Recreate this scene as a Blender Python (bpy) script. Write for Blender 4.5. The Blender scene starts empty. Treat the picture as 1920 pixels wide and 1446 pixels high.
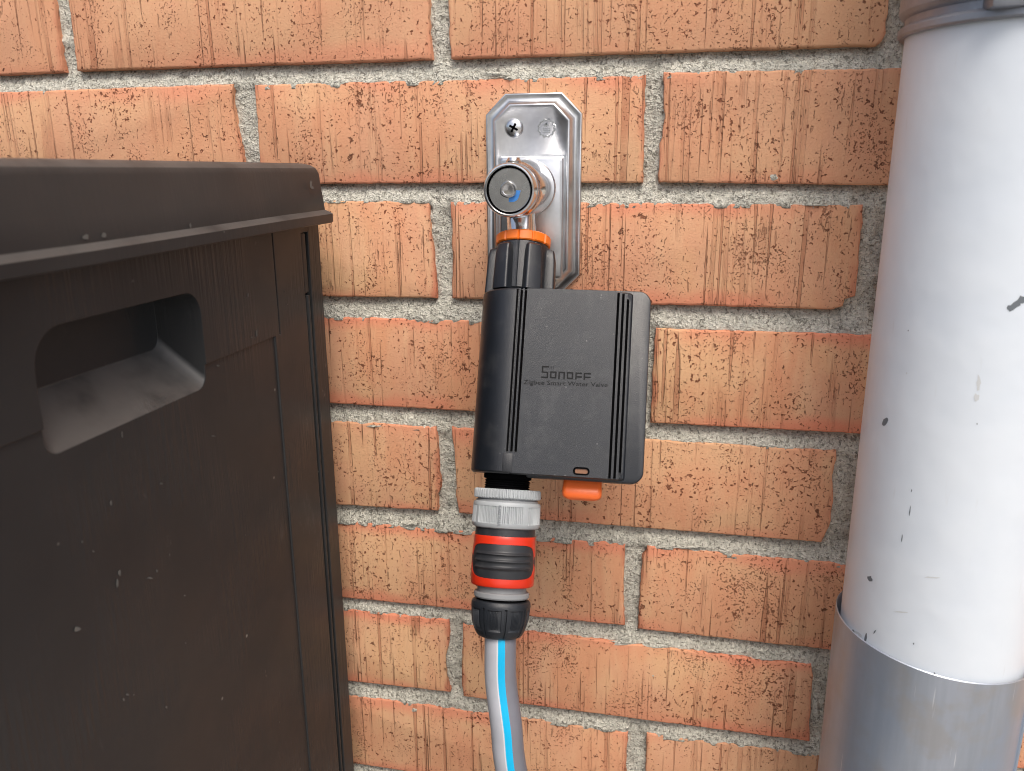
import bpy, bmesh, math, random
from mathutils import Vector, Matrix, noise
import numpy as np
random.seed(7)
SC = bpy.context.scene
COL = SC.collection
PI = math.pi

# ------------------------------------------------------------------ camera, light, exposure
M = 0.24                                     # brick module in metres
F, YA, PT, RO = 1510.0, .208, -.26, -.0051   # focal length in photo pixels, yaw, pitch, roll
def _rot(ax, t): return Matrix.Rotation(t, 3, ax)
RC = _rot('Z', YA) @ _rot('X', PI / 2 + PT) @ _rot('Z', RO)
CAM = Vector((1.5841 * M, -1.9497 * M, -.4998 * M))
cd = bpy.data.cameras.new('camera'); cam = bpy.data.objects.new('camera', cd); COL.objects.link(cam)
cam.matrix_world = Matrix.Translation(CAM) @ RC.to_4x4()
cd.sensor_fit = 'HORIZONTAL'; cd.sensor_width = 36; cd.lens = 36 * F / 1920
cd.clip_start = .01; cd.clip_end = 500
cd.dof.use_dof = True; cd.dof.focus_distance = .46; cd.dof.aperture_fstop = 14
SC.camera = cam

world = bpy.data.worlds.new('World'); SC.world = world; world.use_nodes = True
wn = world.node_tree; wn.nodes.clear()
sky = wn.nodes.new('ShaderNodeTexSky'); sky.sky_type = 'NISHITA'; sky.sun_disc = False
SUN_EL, SUN_AZ = math.radians(58), math.radians(158)     # azimuth measured from +Y (into the wall) clockwise
sky.sun_elevation = SUN_EL; sky.sun_rotation = SUN_AZ
sky.air_density = 1.0; sky.dust_density = 6.0; sky.ozone_density = 1.0
hs = wn.nodes.new('ShaderNodeHueSaturation'); hs.inputs['Saturation'].default_value = .85
bg = wn.nodes.new('ShaderNodeBackground'); bg.inputs['Strength'].default_value = .135
wo = wn.nodes.new('ShaderNodeOutputWorld')
wn.links.new(sky.outputs[0], hs.inputs['Color']); wn.links.new(hs.outputs[0], bg.inputs[0]); wn.links.new(bg.outputs[0], wo.inputs[0])

sl = bpy.data.lights.new('sun', 'SUN'); sl.energy = 1.25; sl.angle = math.radians(26); sl.color = (1, .95, .87)
so = bpy.data.objects.new('sun', sl); COL.objects.link(so)
sdir = Vector((math.sin(SUN_AZ) * math.cos(SUN_EL), math.cos(SUN_AZ) * math.cos(SUN_EL), math.sin(SUN_EL)))
so.rotation_euler = sdir.to_track_quat('Z', 'Y').to_euler(); so.location = sdir * 5
SC.cycles.filter_width = 0.95
SC.view_settings.view_transform = 'Standard'; SC.view_settings.look = 'None'
SC.view_settings.exposure = 0.40; SC.view_settings.gamma = 1; SC.view_settings.use_curve_mapping = False

# ------------------------------------------------------------------ measuring helpers (photo pixel -> point of a real plane)
def ray(x, y): return RC @ Vector(((x - 960) / F, -(y - 723) / F, -1))
def onY(x, y, Y=0.0):
    d = ray(x, y); return CAM + d * ((Y - CAM.y) / d.y)

# ------------------------------------------------------------------ materials
def mat(name):
    m = bpy.data.materials.new(name); m.use_nodes = True
    nt = m.node_tree; b = nt.nodes['Principled BSDF']
    return m, nt, b
class NT:
    """tiny node helper"""
    def __init__(s, nt): s.nt = nt; s.N = nt.nodes; s.L = nt.links
    def new(s, t, **k):
        n = s.N.new(t)
        for a, v in k.items(): setattr(n, a, v)
        return n
    def put(s, sock, v):
        if hasattr(v, 'is_output') or isinstance(v, bpy.types.NodeSocket): s.L.new(v, sock)
        else: sock.default_value = v
    def math(s, op, a, b=0.0, clamp=False):
        n = s.new('ShaderNodeMath', operation=op); n.use_clamp = clamp
        s.put(n.inputs[0], a); s.put(n.inputs[1], b); return n.outputs[0]
    def ss(s, v, lo, hi):                     # smoothstep
        n = s.new('ShaderNodeMapRange', interpolation_type='SMOOTHSTEP')
        s.put(n.inputs['Value'], v); n.inputs['From Min'].default_value = lo; n.inputs['From Max'].default_value = hi
        return n.outputs[0]
    def mix(s, f, a, b):
        n = s.new('ShaderNodeMix', data_type='RGBA'); s.put(n.inputs[0], f)
        for i, v in ((6, a), (7, b)):
            s.put(n.inputs[i], v if not isinstance(v, tuple) else (*v, 1)[:4])
        return n.outputs[2]
    def coord(s, kind='Object', scale=(1, 1, 1), seeded=True):
        tc = s.new('ShaderNodeTexCoord'); mp = s.new('ShaderNodeMapping')
        s.L.new(tc.outputs[kind], mp.inputs[0]); mp.inputs['Scale'].default_value = scale
        if seeded:
            oi = s.new('ShaderNodeObjectInfo'); cv = s.new('ShaderNodeCombineXYZ')
            for i, k in enumerate((317.0, 211.0, 97.0)):
                s.L.new(s.math('MULTIPLY', oi.outputs['Random'], k), cv.inputs[i])
            s.L.new(cv.outputs[0], mp.inputs['Location'])
        return mp.outputs[0]
    def noise(s, vec, scale, detail=2, rough=.5, dist=0.0):
        n = s.new('ShaderNodeTexNoise'); s.L.new(vec, n.inputs['Vector'])
        n.inputs['Scale'].default_value = scale; n.inputs['Detail'].default_value = detail
        n.inputs['Roughness'].default_value = rough; n.inputs['Distortion'].default_value = dist
        return n.outputs[0]
    def bump(s, h, dist, strength=1.0, prev=None):
        n = s.new('ShaderNodeBump'); s.put(n.inputs['Height'], h); n.inputs['Distance'].default_value = dist
        n.inputs['Strength'].default_value = strength
        if prev is not None: s.L.new(prev, n.inputs['Normal'])
        return n.outputs[0]

def brick_material():
    m, nt, b = mat('fired_brick'); n = NT(nt)
    c = n.coord()
    oi = n.new('ShaderNodeObjectInfo').outputs['Random']
    gen = n.new('ShaderNodeTexCoord').outputs['Generated']
    sp = n.new('ShaderNodeSeparateXYZ'); n.L.new(gen, sp.inputs[0])
    big = n.noise(c, 14, 3, .5)
    cs = n.coord(scale=(1, 1, .16))
    strk = n.noise(cs, 110, 3, .6)
    # tan / orange body colour in broad patches, bands that run up and down
    col = n.mix(n.ss(big, .40, .60), (.71, .425, .235), (.67, .320, .175))
    col = n.mix(n.math('MULTIPLY', n.ss(n.noise(n.coord(scale=(1, 1, .5)), 17, 3, .6), .48, .62), .75), col, (.66, .35, .215))
    col = n.mix(n.math('MULTIPLY', n.ss(strk, .42, .75), .45), col, (.74, .49, .29))
    col = n.mix(n.math('MULTIPLY', n.ss(n.noise(n.coord(scale=(1, 1, .35)), 30, 2), .52, .72), .5), col, (.67, .27, .15))
    # flashed, redder edges
    ez = n.math('ABSOLUTE', n.math('SUBTRACT', sp.outputs[2], .5))
    ez = n.math('ADD', ez, n.math('MULTIPLY', n.math('SUBTRACT', n.noise(c, 22, 2), .5), .34))
    col = n.mix(n.math('MULTIPLY', n.ss(ez, .30, .48), n.math('MULTIPLY', n.ss(n.noise(c, 9, 2), .38, .56), .85)), col, (.74, .235, .14))
    ex = n.math('ABSOLUTE', n.math('SUBTRACT', sp.outputs[0], .5))
    ex = n.math('ADD', ex, n.math('MULTIPLY', n.math('SUBTRACT', n.noise(c, 60, 3), .5), .06))
    col = n.mix(n.math('MULTIPLY', n.ss(ex, .482, .50), .7), col, (.50, .14, .08))
    # brick to brick
    col = n.mix(n.math('MULTIPLY', oi, .6), col, (.60, .315, .19))
    # fine vertical drag lines left by the wire
    cl = n.coord(scale=(1, 1, .022))
    l1 = n.noise(cl, 300, 2, .6); lm = n.ss(n.noise(n.coord(scale=(1, 1, .4)), 45, 2), .42, .60)
    line = n.math('MULTIPLY', n.ss(l1, .54, .66), lm)
    l2 = n.noise(n.coord(scale=(1, 1, .014)), 330, 1, .5)
    line2 = n.math('MULTIPLY', n.ss(l2, .645, .69), n.ss(n.noise(c, 20, 1), .34, .50))
    line = n.math('MAXIMUM', n.math('MULTIPLY', line, .5), line2)
    # pits: torn, ragged little holes in clusters
    wob = n.new('ShaderNodeVectorMath', operation='ADD'); nv = n.new('ShaderNodeTexNoise')
    n.L.new(c, nv.inputs['Vector']); nv.inputs['Scale'].default_value = 420; nv.inputs['Detail'].default_value = 2
    sc = n.new('ShaderNodeVectorMath', operation='SCALE'); n.L.new(nv.outputs['Color'], sc.inputs[0]); sc.inputs['Scale'].default_value = .0022
    n.L.new(c, wob.inputs[0]); n.L.new(sc.outputs[0], wob.inputs[1])
    p1 = n.noise(wob.outputs[0], 470, 2, .55)
    clus = n.noise(c, 36, 2, .6)
    thr = n.math('ADD', p1, n.math('MULTIPLY', n.math('SUBTRACT', clus, .5), .34))
    pit = n.ss(thr, .672, .712)
    p2 = n.noise(wob.outputs[0], 800, 2, .6)
    thr2 = n.math('ADD', p2, n.math('MULTIPLY', n.math('SUBTRACT', n.noise(n.coord(scale=(1, 1, .5)), 60, 2), .5), .42))
    pit2 = n.ss(thr2, .655, .70)
    cv = n.coord(scale=(1, 1, .22)); p3 = n.math('ADD', n.noise(cv, 560, 2, .6), n.math('MULTIPLY', n.math('SUBTRACT', n.noise(c, 48, 2), .5), .40)); pit2 = n.math('MAXIMUM', pit2, n.math('MULTIPLY', n.ss(p3, .70, .745), .5))
    p4 = n.math('ADD', n.noise(wob.outputs[0], 175, 4, .7), n.math('MULTIPLY', n.math('SUBTRACT', n.noise(c, 25, 2), .5), .3))
    pit = n.math('MAXIMUM', pit, n.ss(p4, .68, .71))
    pits = n.math('MAXIMUM', pit, n.math('MULTIPLY', pit2, .8))
    col = n.mix(n.math('MULTIPLY', line, .62), col, (.38, .15, .08))
    halo = n.ss(thr, .60, .68)
    col = n.mix(n.math('MULTIPLY', halo, .34), col, (.56, .19, .10))
    col = n.mix(n.math('MULTIPLY', pits, .88), col, (.15, .045, .022))  # dark pit tone: exposed core, with pit shade put into the colour
    # a grain of sand colour
    col = n.mix(n.math('MULTIPLY', n.ss(n.noise(c, 1500, 1), .45, .75), .18), col, (.72, .46, .28))
    n.L.new(col, b.inputs['Base Color']); b.inputs['Roughness'].default_value = .86
    b.inputs['Specular IOR Level'].default_value = .25
    h = n.math('SUBTRACT', n.math('MULTIPLY', strk, .18), n.math('ADD', n.math('MULTIPLY', pits, 1.0), n.math('MULTIPLY', line, .45)))
    h = n.math('ADD', h, n.math('MULTIPLY', n.noise(c, 900, 2), .12))
    n.L.new(n.bump(h, .0024), b.inputs['Normal'])
    return m

def mortar_material():
    m, nt, b = mat('mortar'); n = NT(nt); c = n.coord(seeded=False)
    a = n.noise(c, 55, 4, .6); f = n.noise(c, 520, 3, .65)
    col = n.mix(n.ss(a, .35, .65), (.46, .45, .39), (.60, .585, .505))
    col = n.mix(n.math('MULTIPLY', n.ss(f, .40, .66), .65), col, (.82, .80, .71))
    col = n.mix(n.math('MULTIPLY', n.ss(n.noise(c, 430, 3, .65, .6), .53, .64), .8), col, (.19, .18, .15))
    col = n.mix(n.math('MULTIPLY', n.ss(n.noise(c, 900, 1), .62, .72), .5), col, (.12, .11, .09))
    n.L.new(col, b.inputs['Base Color']); b.inputs['Roughness'].default_value = .95; b.inputs['Specular IOR Level'].default_value = .1
    h = n.math('ADD', n.math('MULTIPLY', f, .8), n.noise(c, 1300, 2))
    nb = n.bump(n.noise(c, 260, 3, .6), .0022)
    n.L.new(n.bump(h, .0011, 1, nb), b.inputs['Normal'])
    return m

def plain(name, col, rough=.5, metal=0.0, bump=0.0, bscale=800, spec=.5, var=.0, coat=0.0, dust=0.0):
    m, nt, b = mat(name); n = NT(nt); c = n.coord(seeded=False)
    v = n.noise(c, 40, 4, .6)
    k = 1 - var
    cc = n.mix(n.ss(v, .3, .7), tuple(x * k for x in col), tuple(min(1, x * (1 + var)) for x in col))
    if dust:
        vo = n.new('ShaderNodeTexVoronoi'); n.L.new(c, vo.inputs['Vector']); vo.inputs['Scale'].default_value = 190
        spk = n.math('MULTIPLY', n.math('SUBTRACT', 1.0, n.ss(vo.outputs['Distance'], .05, .10)), n.ss(n.noise(c, 120, 1), .52, .60))
        film = n.math('MULTIPLY', n.ss(n.noise(c, 55, 5, .7), .48, .72), .16)
        cc = n.mix(n.math('MULTIPLY', n.math('MAXIMUM', n.math('MULTIPLY', spk, .8), film), dust), cc, (.38, .37, .35))
    n.L.new(cc, b.inputs['Base Color']); b.inputs['Metallic'].default_value = metal
    r = n.math('ADD', n.math('MULTIPLY', n.math('SUBTRACT', n.noise(c, 90, 4, .65), .5), .18 if rough > .12 else .03), rough)
    n.L.new(r, b.inputs['Roughness']); b.inputs['Specular IOR Level'].default_value = spec
    b.inputs['Coat Weight'].default_value = coat
    if bump: n.L.new(n.bump(n.noise(c, bscale, 2, .6), bump), b.inputs['Normal'])
    return m

def box_material(nm='dark_brown_plastic', gr=1.0):
    m, nt, b = mat(nm); n = NT(nt); c = n.coord(seeded=False)
    cs = n.coord(scale=(1, 1, .045), seeded=False)
    grain = n.noise(cs, 420, 3, .6)
    gm = n.ss(n.noise(c, 18, 2), .40, .62)
    col = n.mix(n.ss(n.noise(c, 9, 3), .3, .7), (.019, .0205, .0222), (.027, .0278, .0288))
    dust = n.math('MULTIPLY', n.ss(n.noise(n.coord(scale=(1, 1, .6), seeded=False), 120, 3, .75), .64, .74), n.ss(n.noise(c, 14, 2), .5, .7))
    col = n.mix(n.math('MULTIPLY', dust, .35), col, (.30, .29, .27))
    # scattered specks of dirt
    vo = n.new('ShaderNodeTexVoronoi'); n.L.new(c, vo.inputs['Vector']); vo.inputs['Scale'].default_value = 53
    spk = n.math('SUBTRACT', 1.0, n.ss(vo.outputs['Distance'], .035, .07))
    spk = n.math('MULTIPLY', spk, n.ss(n.noise(c, 47, 1), .50, .56))
    sm = n.math('MULTIPLY', n.ss(n.noise(n.coord(scale=(1, 1, .35), seeded=False), 60, 4, .75), .60, .72), n.ss(n.noise(c, 11, 2), .5, .62))
    col = n.mix(n.math('MULTIPLY', sm, .22), col, (.16, .155, .15))
    col = n.mix(n.math('MULTIPLY', spk, .5), col, (.42, .40, .36))
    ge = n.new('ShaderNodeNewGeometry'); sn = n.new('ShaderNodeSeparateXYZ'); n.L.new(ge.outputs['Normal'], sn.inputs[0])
    up_pale = n.math('MULTIPLY', n.ss(sn.outputs[2], .12, .75), n.ss(n.noise(c, 45, 3, .6), .10, .6))  # paler tone on upward-facing surfaces, broken up by noise
    col = n.mix(n.math('MULTIPLY', up_pale, .66 if gr > .5 else .5), col, (.13, .127, .123))
    n.L.new(col, b.inputs['Base Color'])
    n.L.new(n.math('ADD', n.math('MULTIPLY', n.noise(c, 25, 4, .6), .3), .30), b.inputs['Roughness']); b.inputs['Specular IOR Level'].default_value = .42
    n.L.new(n.bump(n.math('MULTIPLY', grain, gm), .0007 * gr), b.inputs['Normal'])
    return m

def pipe_paint():
    m, nt, b = mat('white_painted_steel'); n = NT(nt); c = n.coord(seeded=False)
    col = n.mix(n.ss(n.noise(c, 30, 4), .3, .7), (.66, .72, .785), (.70, .755, .81))
    col = n.mix(n.math('MULTIPLY', n.ss(n.noise(n.coord(scale=(1, 1, .15), seeded=False), 300, 3), .66, .80), .25), col, (.55, .56, .56))
    n.L.new(col, b.inputs['Base Color']); b.inputs['Roughness'].default_value = .38
    n.L.new(n.bump(n.noise(c, 60, 2), .0004), b.inputs['Normal'])
    return m

def zinc():
    m, nt, b = mat('galvanised_steel'); n = NT(nt)
    c = n.coord(scale=(1, 1, .10), seeded=False); c2 = n.coord(seeded=False)
    v = n.noise(c, 60, 4, .65); w = n.noise(c2, 34, 4, .6)
    col = n.mix(n.ss(v, .3, .7), (.35, .395, .46), (.46, .505, .58))
    col = n.mix(n.math('MULTIPLY', n.ss(w, .45, .62), .55), col, (.40, .385, .37))
    col = n.mix(n.math('MULTIPLY', n.ss(n.noise(n.coord(scale=(1, 1, .35), seeded=False), 22, 3), .48, .60), .5), col, (.33, .42, .56))
    col = n.mix(n.math('MULTIPLY', n.ss(n.noise(n.coord(scale=(1, 1, .05), seeded=False), 500, 2), .70, .76), .5), col, (.8, .82, .84))
    n.L.new(col, b.inputs['Base Color']); b.inputs['Metallic'].default_value = .6
    n.L.new(n.math('ADD', n.math('MULTIPLY', w, .30), .26), b.inputs['Roughness'])
    n.L.new(n.bump(n.noise(c, 35, 2), .0006), b.inputs['Normal'])
    return m

def ground_material():
    m, nt, b = mat('paving'); n = NT(nt); c = n.coord(seeded=False)
    br = n.new('ShaderNodeTexBrick'); n.L.new(c, br.inputs['Vector']); br.inputs['Scale'].default_value = 1
    br.inputs['Brick Width'].default_value = .4; br.inputs['Row Height'].default_value = .4
    br.inputs['Mortar Size'].default_value = .006; br.offset = 0
    br.inputs['Color1'].default_value = (.34, .33, .31, 1); br.inputs['Color2'].default_value = (.28, .275, .26, 1); br.inputs['Mortar'].default_value = (.10, .09, .07, 1)
    col = n.mix(.35, br.outputs[0], n.mix(n.noise(c, 40, 4), (.2, .2, .19), (.4, .39, .36)))
    n.L.new(col, b.inputs['Base Color']); b.inputs['Roughness'].default_value = .9
    n.L.new(n.bump(n.noise(c, 250, 4), .002), b.inputs['Normal'])
    return m

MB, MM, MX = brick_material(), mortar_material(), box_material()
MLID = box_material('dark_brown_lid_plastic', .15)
MPIPE, MZ, MG = pipe_paint(), zinc(), ground_material()
M_black = plain('black_plastic', (.0080, .0105, .0150), .33, spec=.62, bump=.00012, bscale=2600, var=.12, dust=.3)
M_shade_black = plain('recess_shade_black', (.003, .003, .0035), .9, spec=.04)  # matt black: shade painted into recesses and grooves, also the black thread
M_darkgrey = plain('dark_grey_plastic', (.020, .022, .026), .42, dust=.4, bump=.0001, bscale=2500, var=.1)
M_nut = plain('blue_black_plastic', (.013, .016, .021), .42, dust=.4, bump=.0001, bscale=2500, var=.1)
M_orange = plain('orange_plastic', (.80, .17, .012), .38, var=.08)
M_tab = plain('bright_orange_plastic', (.88, .16, .03), .35, var=.05)
M_red = plain('red_orange_plastic', (.60, .028, .007), .38, var=.04)
M_lgrey = plain('light_grey_plastic', (.36, .385, .40), .5, var=.08, bump=.00008)
M_mgrey = plain('mid_grey_plastic', (.24, .25, .26), .42, var=.06)
M_plate = plain('pressed_aluminium', (.62, .635, .65), .33, metal=1.0, bump=.00008, bscale=160, var=.16)
M_chrome = plain('chrome', (.74, .74, .75), .15, metal=1.0)
M_brush = plain('brushed_chrome', (.50, .50, .49), .27, metal=1.0, var=.15)
M_blue = plain('blue_marker', (.05, .22, .60), .5)
M_screw = plain('zinc_plated_screw', (.75, .76, .77), .22, metal=1.0)
M_hoseL = plain('hose_light_grey', (.43, .45, .50), .42, var=.07)
M_hoseD = plain('hose_dark_grey', (.17, .172, .20), .42, var=.07)
M_hoseB = plain('hose_blue', (.0, .40, .70), .42, var=.08)
M_grip = plain('rubber_grip', (.022, .024, .028), .45, dust=.5, var=.1)
M_chip = plain('bare_dark_scuff', (.14, .16, .18), .6)
M_clampm = plain('clamp_steel', (.27, .29, .33), .40, metal=.6, bump=.0003, bscale=200, var=.12)

M_letter = plain('moulded_lettering', (.0065, .0068, .0075), .6, spec=.22)
# ------------------------------------------------------------------ object helpers
def link(name, bm, m=None, parent=None, smooth=True, ang=35, loc=None):
    me = bpy.data.meshes.new(name)
    bmesh.ops.remove_doubles(bm, verts=bm.verts, dist=1e-7)
    bmesh.ops.recalc_face_normals(bm, faces=bm.faces)
    if loc is not None: bmesh.ops.translate(bm, verts=bm.verts, vec=-Vector(loc))
    bm.to_mesh(me); bm.free()
    if smooth:
        me.shade_smooth()
        try: me.set_sharp_from_angle(angle=math.radians(ang))
        except Exception: pass
    ms = m if isinstance(m, (list, tuple)) else [m]
    for x in ms:
        if x: me.materials.append(x)
    o = bpy.data.objects.new(name, me); COL.objects.link(o)
    if parent: o.parent = parent
    if loc is not None: o.location = loc
    return o
def tag(o, label=None, cat=None, group=None, kind=None):
    if label: o['label'] = label
    if cat: o['category'] = cat
    if group: o['group'] = group
    if kind: o['kind'] = kind
    return o
def empty(name, loc=(0, 0, 0), rot=(0, 0, 0)):
    o = bpy.data.objects.new(name, None); COL.objects.link(o)
    o.location = loc; o.rotation_euler = rot; o.empty_display_size = .02
    return o
def box(bm, x0, x1, y0, y1, z0, z1, bev=0, seg=2):
    r = bmesh.ops.create_cube(bm, size=1)
    vs = r['verts']
    for v in vs:
        v.co = Vector((x0 if v.co.x < 0 else x1, y0 if v.co.y < 0 else y1, z0 if v.co.z < 0 else z1))
    if bev:
        es = list({e for v in vs for e in v.link_edges})
        bmesh.ops.bevel(bm, geom=es, offset=bev, segments=seg, profile=.5, affect='EDGES')
    return bm
def lathe(bm, prof, seg=64, cx=0, cy=0, rmod=None, closed=True, axis='Z', cap=True):
    """prof: list of (r, z). rmod(theta, i, r, z) -> r.  theta 0 points to -Y (the viewer)"""
    rings = []
    for i, (r, z) in enumerate(prof):
        ring = []
        for k in range(seg):
            t = 2 * PI * k / seg
            rr = rmod(t, i, r, z) if rmod else r
            ring.append(bm.verts.new((cx + rr * math.sin(t), cy - rr * math.cos(t), z)))
        rings.append(ring)
    for a, b in zip(rings, rings[1:]):
        for k in range(seg):
            bm.faces.new((a[k], a[(k + 1) % seg], b[(k + 1) % seg], b[k]))
    if cap:
        bm.faces.new(rings[0]); bm.faces.new(rings[-1])
    elif closed:
        for k in range(seg): bm.faces.new((rings[-1][k], rings[-1][(k + 1) % seg], rings[0][(k + 1) % seg], rings[0][k]))
    return bm
def to_y(bm, cx, cz):                       # lathe axis Z -> axis -Y (z becomes distance from the wall)
    for v in bm.verts:
        x, y, z = v.co; v.co = Vector((cx + x, -z, cz - y))
    return bm
def prism(bm, pts, y0, y1):
    """pts (x,z) outline extruded between y0 (front) and y1"""
    a = [bm.verts.new((x, y0, z)) for x, z in pts]; b = [bm.verts.new((x, y1, z)) for x, z in pts]
    bm.faces.new(a); bm.faces.new(b)
    for i in range(len(pts)):
        j = (i + 1) % len(pts); bm.faces.new((a[i], a[j], b[j], b[i]))
    return bm
def rrect(x0, x1, z0, z1, r, n=6):
    if not isinstance(r, (list, tuple)): r = [r] * 4          # order: x1z1, x0z1, x0z0, x1z0
    out = []
    for (cx, cz, sx, sz, a0), rr in zip(((x1, z1, -1, -1, 0), (x0, z1, 1, -1, 90), (x0, z0, 1, 1, 180), (x1, z0, -1, 1, 270)), r):
        for k in range(n + 1):
            a = math.radians(a0 + 90 * k / n)
            out.append((cx + sx * rr + rr * math.cos(a), cz + sz * rr + rr * math.sin(a)))
    return out
def loops(bm, L, capa=True, capb=True):
    """skin successive closed loops of equal length"""
    R = [[bm.verts.new(p) for p in l] for l in L]
    n = len(R[0])
    for a, b in zip(R, R[1:]):
        for i in range(n):
            j = (i + 1) % n; bm.faces.new((a[i], a[j], b[j], b[i]))
    if capa: bm.faces.new(R[0])
    if capb: bm.faces.new(R[-1])
    return bm
def tube(bm, path, r, seg=12, capped=True):
    P = [Vector(p) for p in path]; rings = []
    T0 = (P[1] - P[0]).normalized(); ref = Vector((0, -1, 0)) if abs(T0.y) < .9 else Vector((1, 0, 0))
    N = (ref - T0 * ref.dot(T0)).normalized()
    for i, p in enumerate(P):
        T = (P[min(i + 1, len(P) - 1)] - P[max(i - 1, 0)]).normalized()
        N = (N - T * N.dot(T)).normalized(); B = T.cross(N)
        rr = r[i] if isinstance(r, (list, tuple)) else r
        rings.append([bm.verts.new(p + (N * math.cos(2 * PI * k / seg) + B * math.sin(2 * PI * k / seg)) * rr) for k in range(seg)])
    fs = []
    for a, b in zip(rings, rings[1:]):
        for k in range(seg):
            f = bm.faces.new((a[k], a[(k + 1) % seg], b[(k + 1) % seg], b[k])); f.index = k; fs.append((k, f))
    if capped: bm.faces.new(rings[0]); bm.faces.new(rings[-1])
    return fs

GZ = -.75                                    # ground level
# ------------------------------------------------------------------ ground
bm = bmesh.new(); box(bm, -60, 60, -110, 10, GZ - .2, GZ)
g = link('ground', bm, MG, smooth=False); tag(g, 'grey paved ground below the brick wall', kind='structure')

# ------------------------------------------------------------------ brick wall
wall = empty('brick_wall', (0, 0, GZ))
tag(wall, 'orange brick wall with pitted bricks and recessed grey mortar joints', 'wall')
A_, BH, JW = .2885 * M, .2417 * M, .0472 * M
# measured corners in the photograph: right side and left side as chains from top to bottom
BR = {
 (0, 0): dict(L=None, R=[(100, 0), (117, 135.5)], B0=(0, 140.6)),
 (0, 1): dict(L=[(128, 0), (133, 40), (145, 133)], R=[(806, 0), (805, 60), (810, 111.5)]),
 (0, 2): dict(L=[(840, 0), (841, 60), (846, 110)], R=[(1665, 0), (1663, 40), (1662, 62), (1655, 78), (1645, 85)]),
 (1, 0): dict(L=None, R=[(437, 157.5), (434, 190), (441, 235), (452, 280), (462, 345)], T0=(0, 173)),
 (1, 1): dict(L=[(476, 158.5), (480, 210), (488, 345)], R=[(1210, 140.6), (1208, 240), (1205, 343)]),
 (1, 2): dict(L=[(1244, 135), (1245, 230), (1238, 270), (1234, 342.5)], R=None, T1=(1682, 127.6), B1=(1658, 347.6)),
 (2, 1): dict(L=None, R=[(805, 378), (805, 420), (812, 470), (815, 520), (818, 560)], T0=(615, 377), B0=(605, 556.6)),
 (2, 2): dict(L=[(843.5, 378), (847, 470), (846.5, 560)], R=[(1620, 384), (1618, 420), (1611, 480), (1606, 540), (1604, 556), (1585, 562), (1580, 575), (1560, 581.5)]),
 (3, 2): dict(L=[(1230, 616), (1224, 700), (1219, 793)], R=None, T1=(1623, 627.6), B1=(1602, 812.7)),
 (3, 1): dict(L=None, R=None, T0=(607, 594), T1=(896, 601), B0=(617, 757), B1=(886, 772.6)),
 (4, 1): dict(L=None, R=[(816.6, 801), (821, 840), (823, 885), (826, 908), (820, 930), (820, 959)], T0=(620, 790), B0=(630, 949)),
 (4, 2): dict(L=[(846, 802), (850, 835), (856, 870), (855, 930), (861, 963)], R=[(1567.5, 846), (1569, 862), (1561, 895), (1563, 940), (1556, 990), (1540, 1018)]),
 (5, 1): dict(L=None, R=[(1172.6, 1021), (1168, 1100), (1171, 1175)], T0=(632, 976), B0=(642, 1122)),
 (5, 2): dict(L=[(1213, 1024), (1212, 1036), (1204, 1044), (1199, 1120), (1196, 1180)], R=None, T1=(1573, 1057), B1=(1555, 1220)),
 (6, 1): dict(L=None, R=[(840, 1163.5), (841, 1200), (834, 1235), (836, 1270), (843, 1300)], T0=(643.5, 1142.5), B0=(653, 1280)),
 (6, 2): dict(L=[(868, 1170), (866, 1240), (867, 1305)], R=[(1524, 1247), (1520, 1320), (1518, 1390)]),
 (7, 1): dict(L=None, R=[(1177, 1374), (1174, 1410), (1175, 1446)], T0=(655, 1304)),
 (7, 2): dict(L=[(1212.5, 1377), (1211, 1446)], R=None, T1=(1525, 1416)),
}
def ideal(r, k):
    """outline of the k-th brick of course r on a regular lattice"""
    x0 = (k - 1 + (.5 if r % 2 else 0)) * M + (0 if r % 2 == 0 else 0)
    if r % 2: x0 = (k - .5) * M
    return x0 + JW / 2, x0 + M - JW / 2, -r * A_, -r * A_ - BH
def brick_poly(r, k):
    x0, x1, zt, zb = ideal(r, k)
    d = BR.get((r, k))
    if r == 0 and d is not None or r < 0: pass
    L = [(x0, zt), (x0, zb)]; R = [(x1, zt), (x1, zb)]
    if d:
        w = lambda p: (onY(*p).x, onY(*p).z)
        if d.get('L'):
            L = [w(p) for p in d['L']]
            if r == 0: L[0] = (L[0][0], zt)
            if r == 7: L[-1] = (L[-1][0], zb)
        if d.get('R'):
            R = [w(p) for p in d['R']]
            if r == 0: R[0] = (R[0][0], zt)
            if r == 7: R[-1] = (R[-1][0], zb)
        # extend the hidden side along the visible top and bottom lines
        def ext(known, far, xx):
            (xa, za), (xb, zb_) = known, far
            s = (zb_ - za) / (xb - xa) if abs(xb - xa) > .03 else 0
            s = max(-.02, min(.02, s)); return (xx, za + s * (xx - xa))
        if not d.get('L') and not d.get('R'):
            T0, T1, B0, B1 = (w(d[q]) for q in ('T0', 'T1', 'B0', 'B1'))
            L = [ext(T0, T1, x0), ext(B0, B1, x0)]; R = [ext(T0, T1, x1), ext(B0, B1, x1)]
        elif not d.get('L'):
            L = [ext(R[0], w(d['T0']), x0) if 'T0' in d else (x0, R[0][1]), ext(R[-1], w(d['B0']), x0) if 'B0' in d else (x0, R[-1][1])]
        elif not d.get('R'):
            R = [ext(L[0], w(d['T1']), x1) if 'T1' in d else (x1, L[0][1]), ext(L[-1], w(d['B1']), x1) if 'B1' in d else (x1, L[-1][1])]
    else:
        j = lambda s: random.uniform(-s, s)
        L = [(x0 + j(.0012), zt + j(.0008)), (x0 + j(.0012), zb + j(.0008))]; R = [(x1 + j(.0012), zt + j(.0008)), (x1 + j(.0012), zb + j(.0008))]
    return L, R
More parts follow.
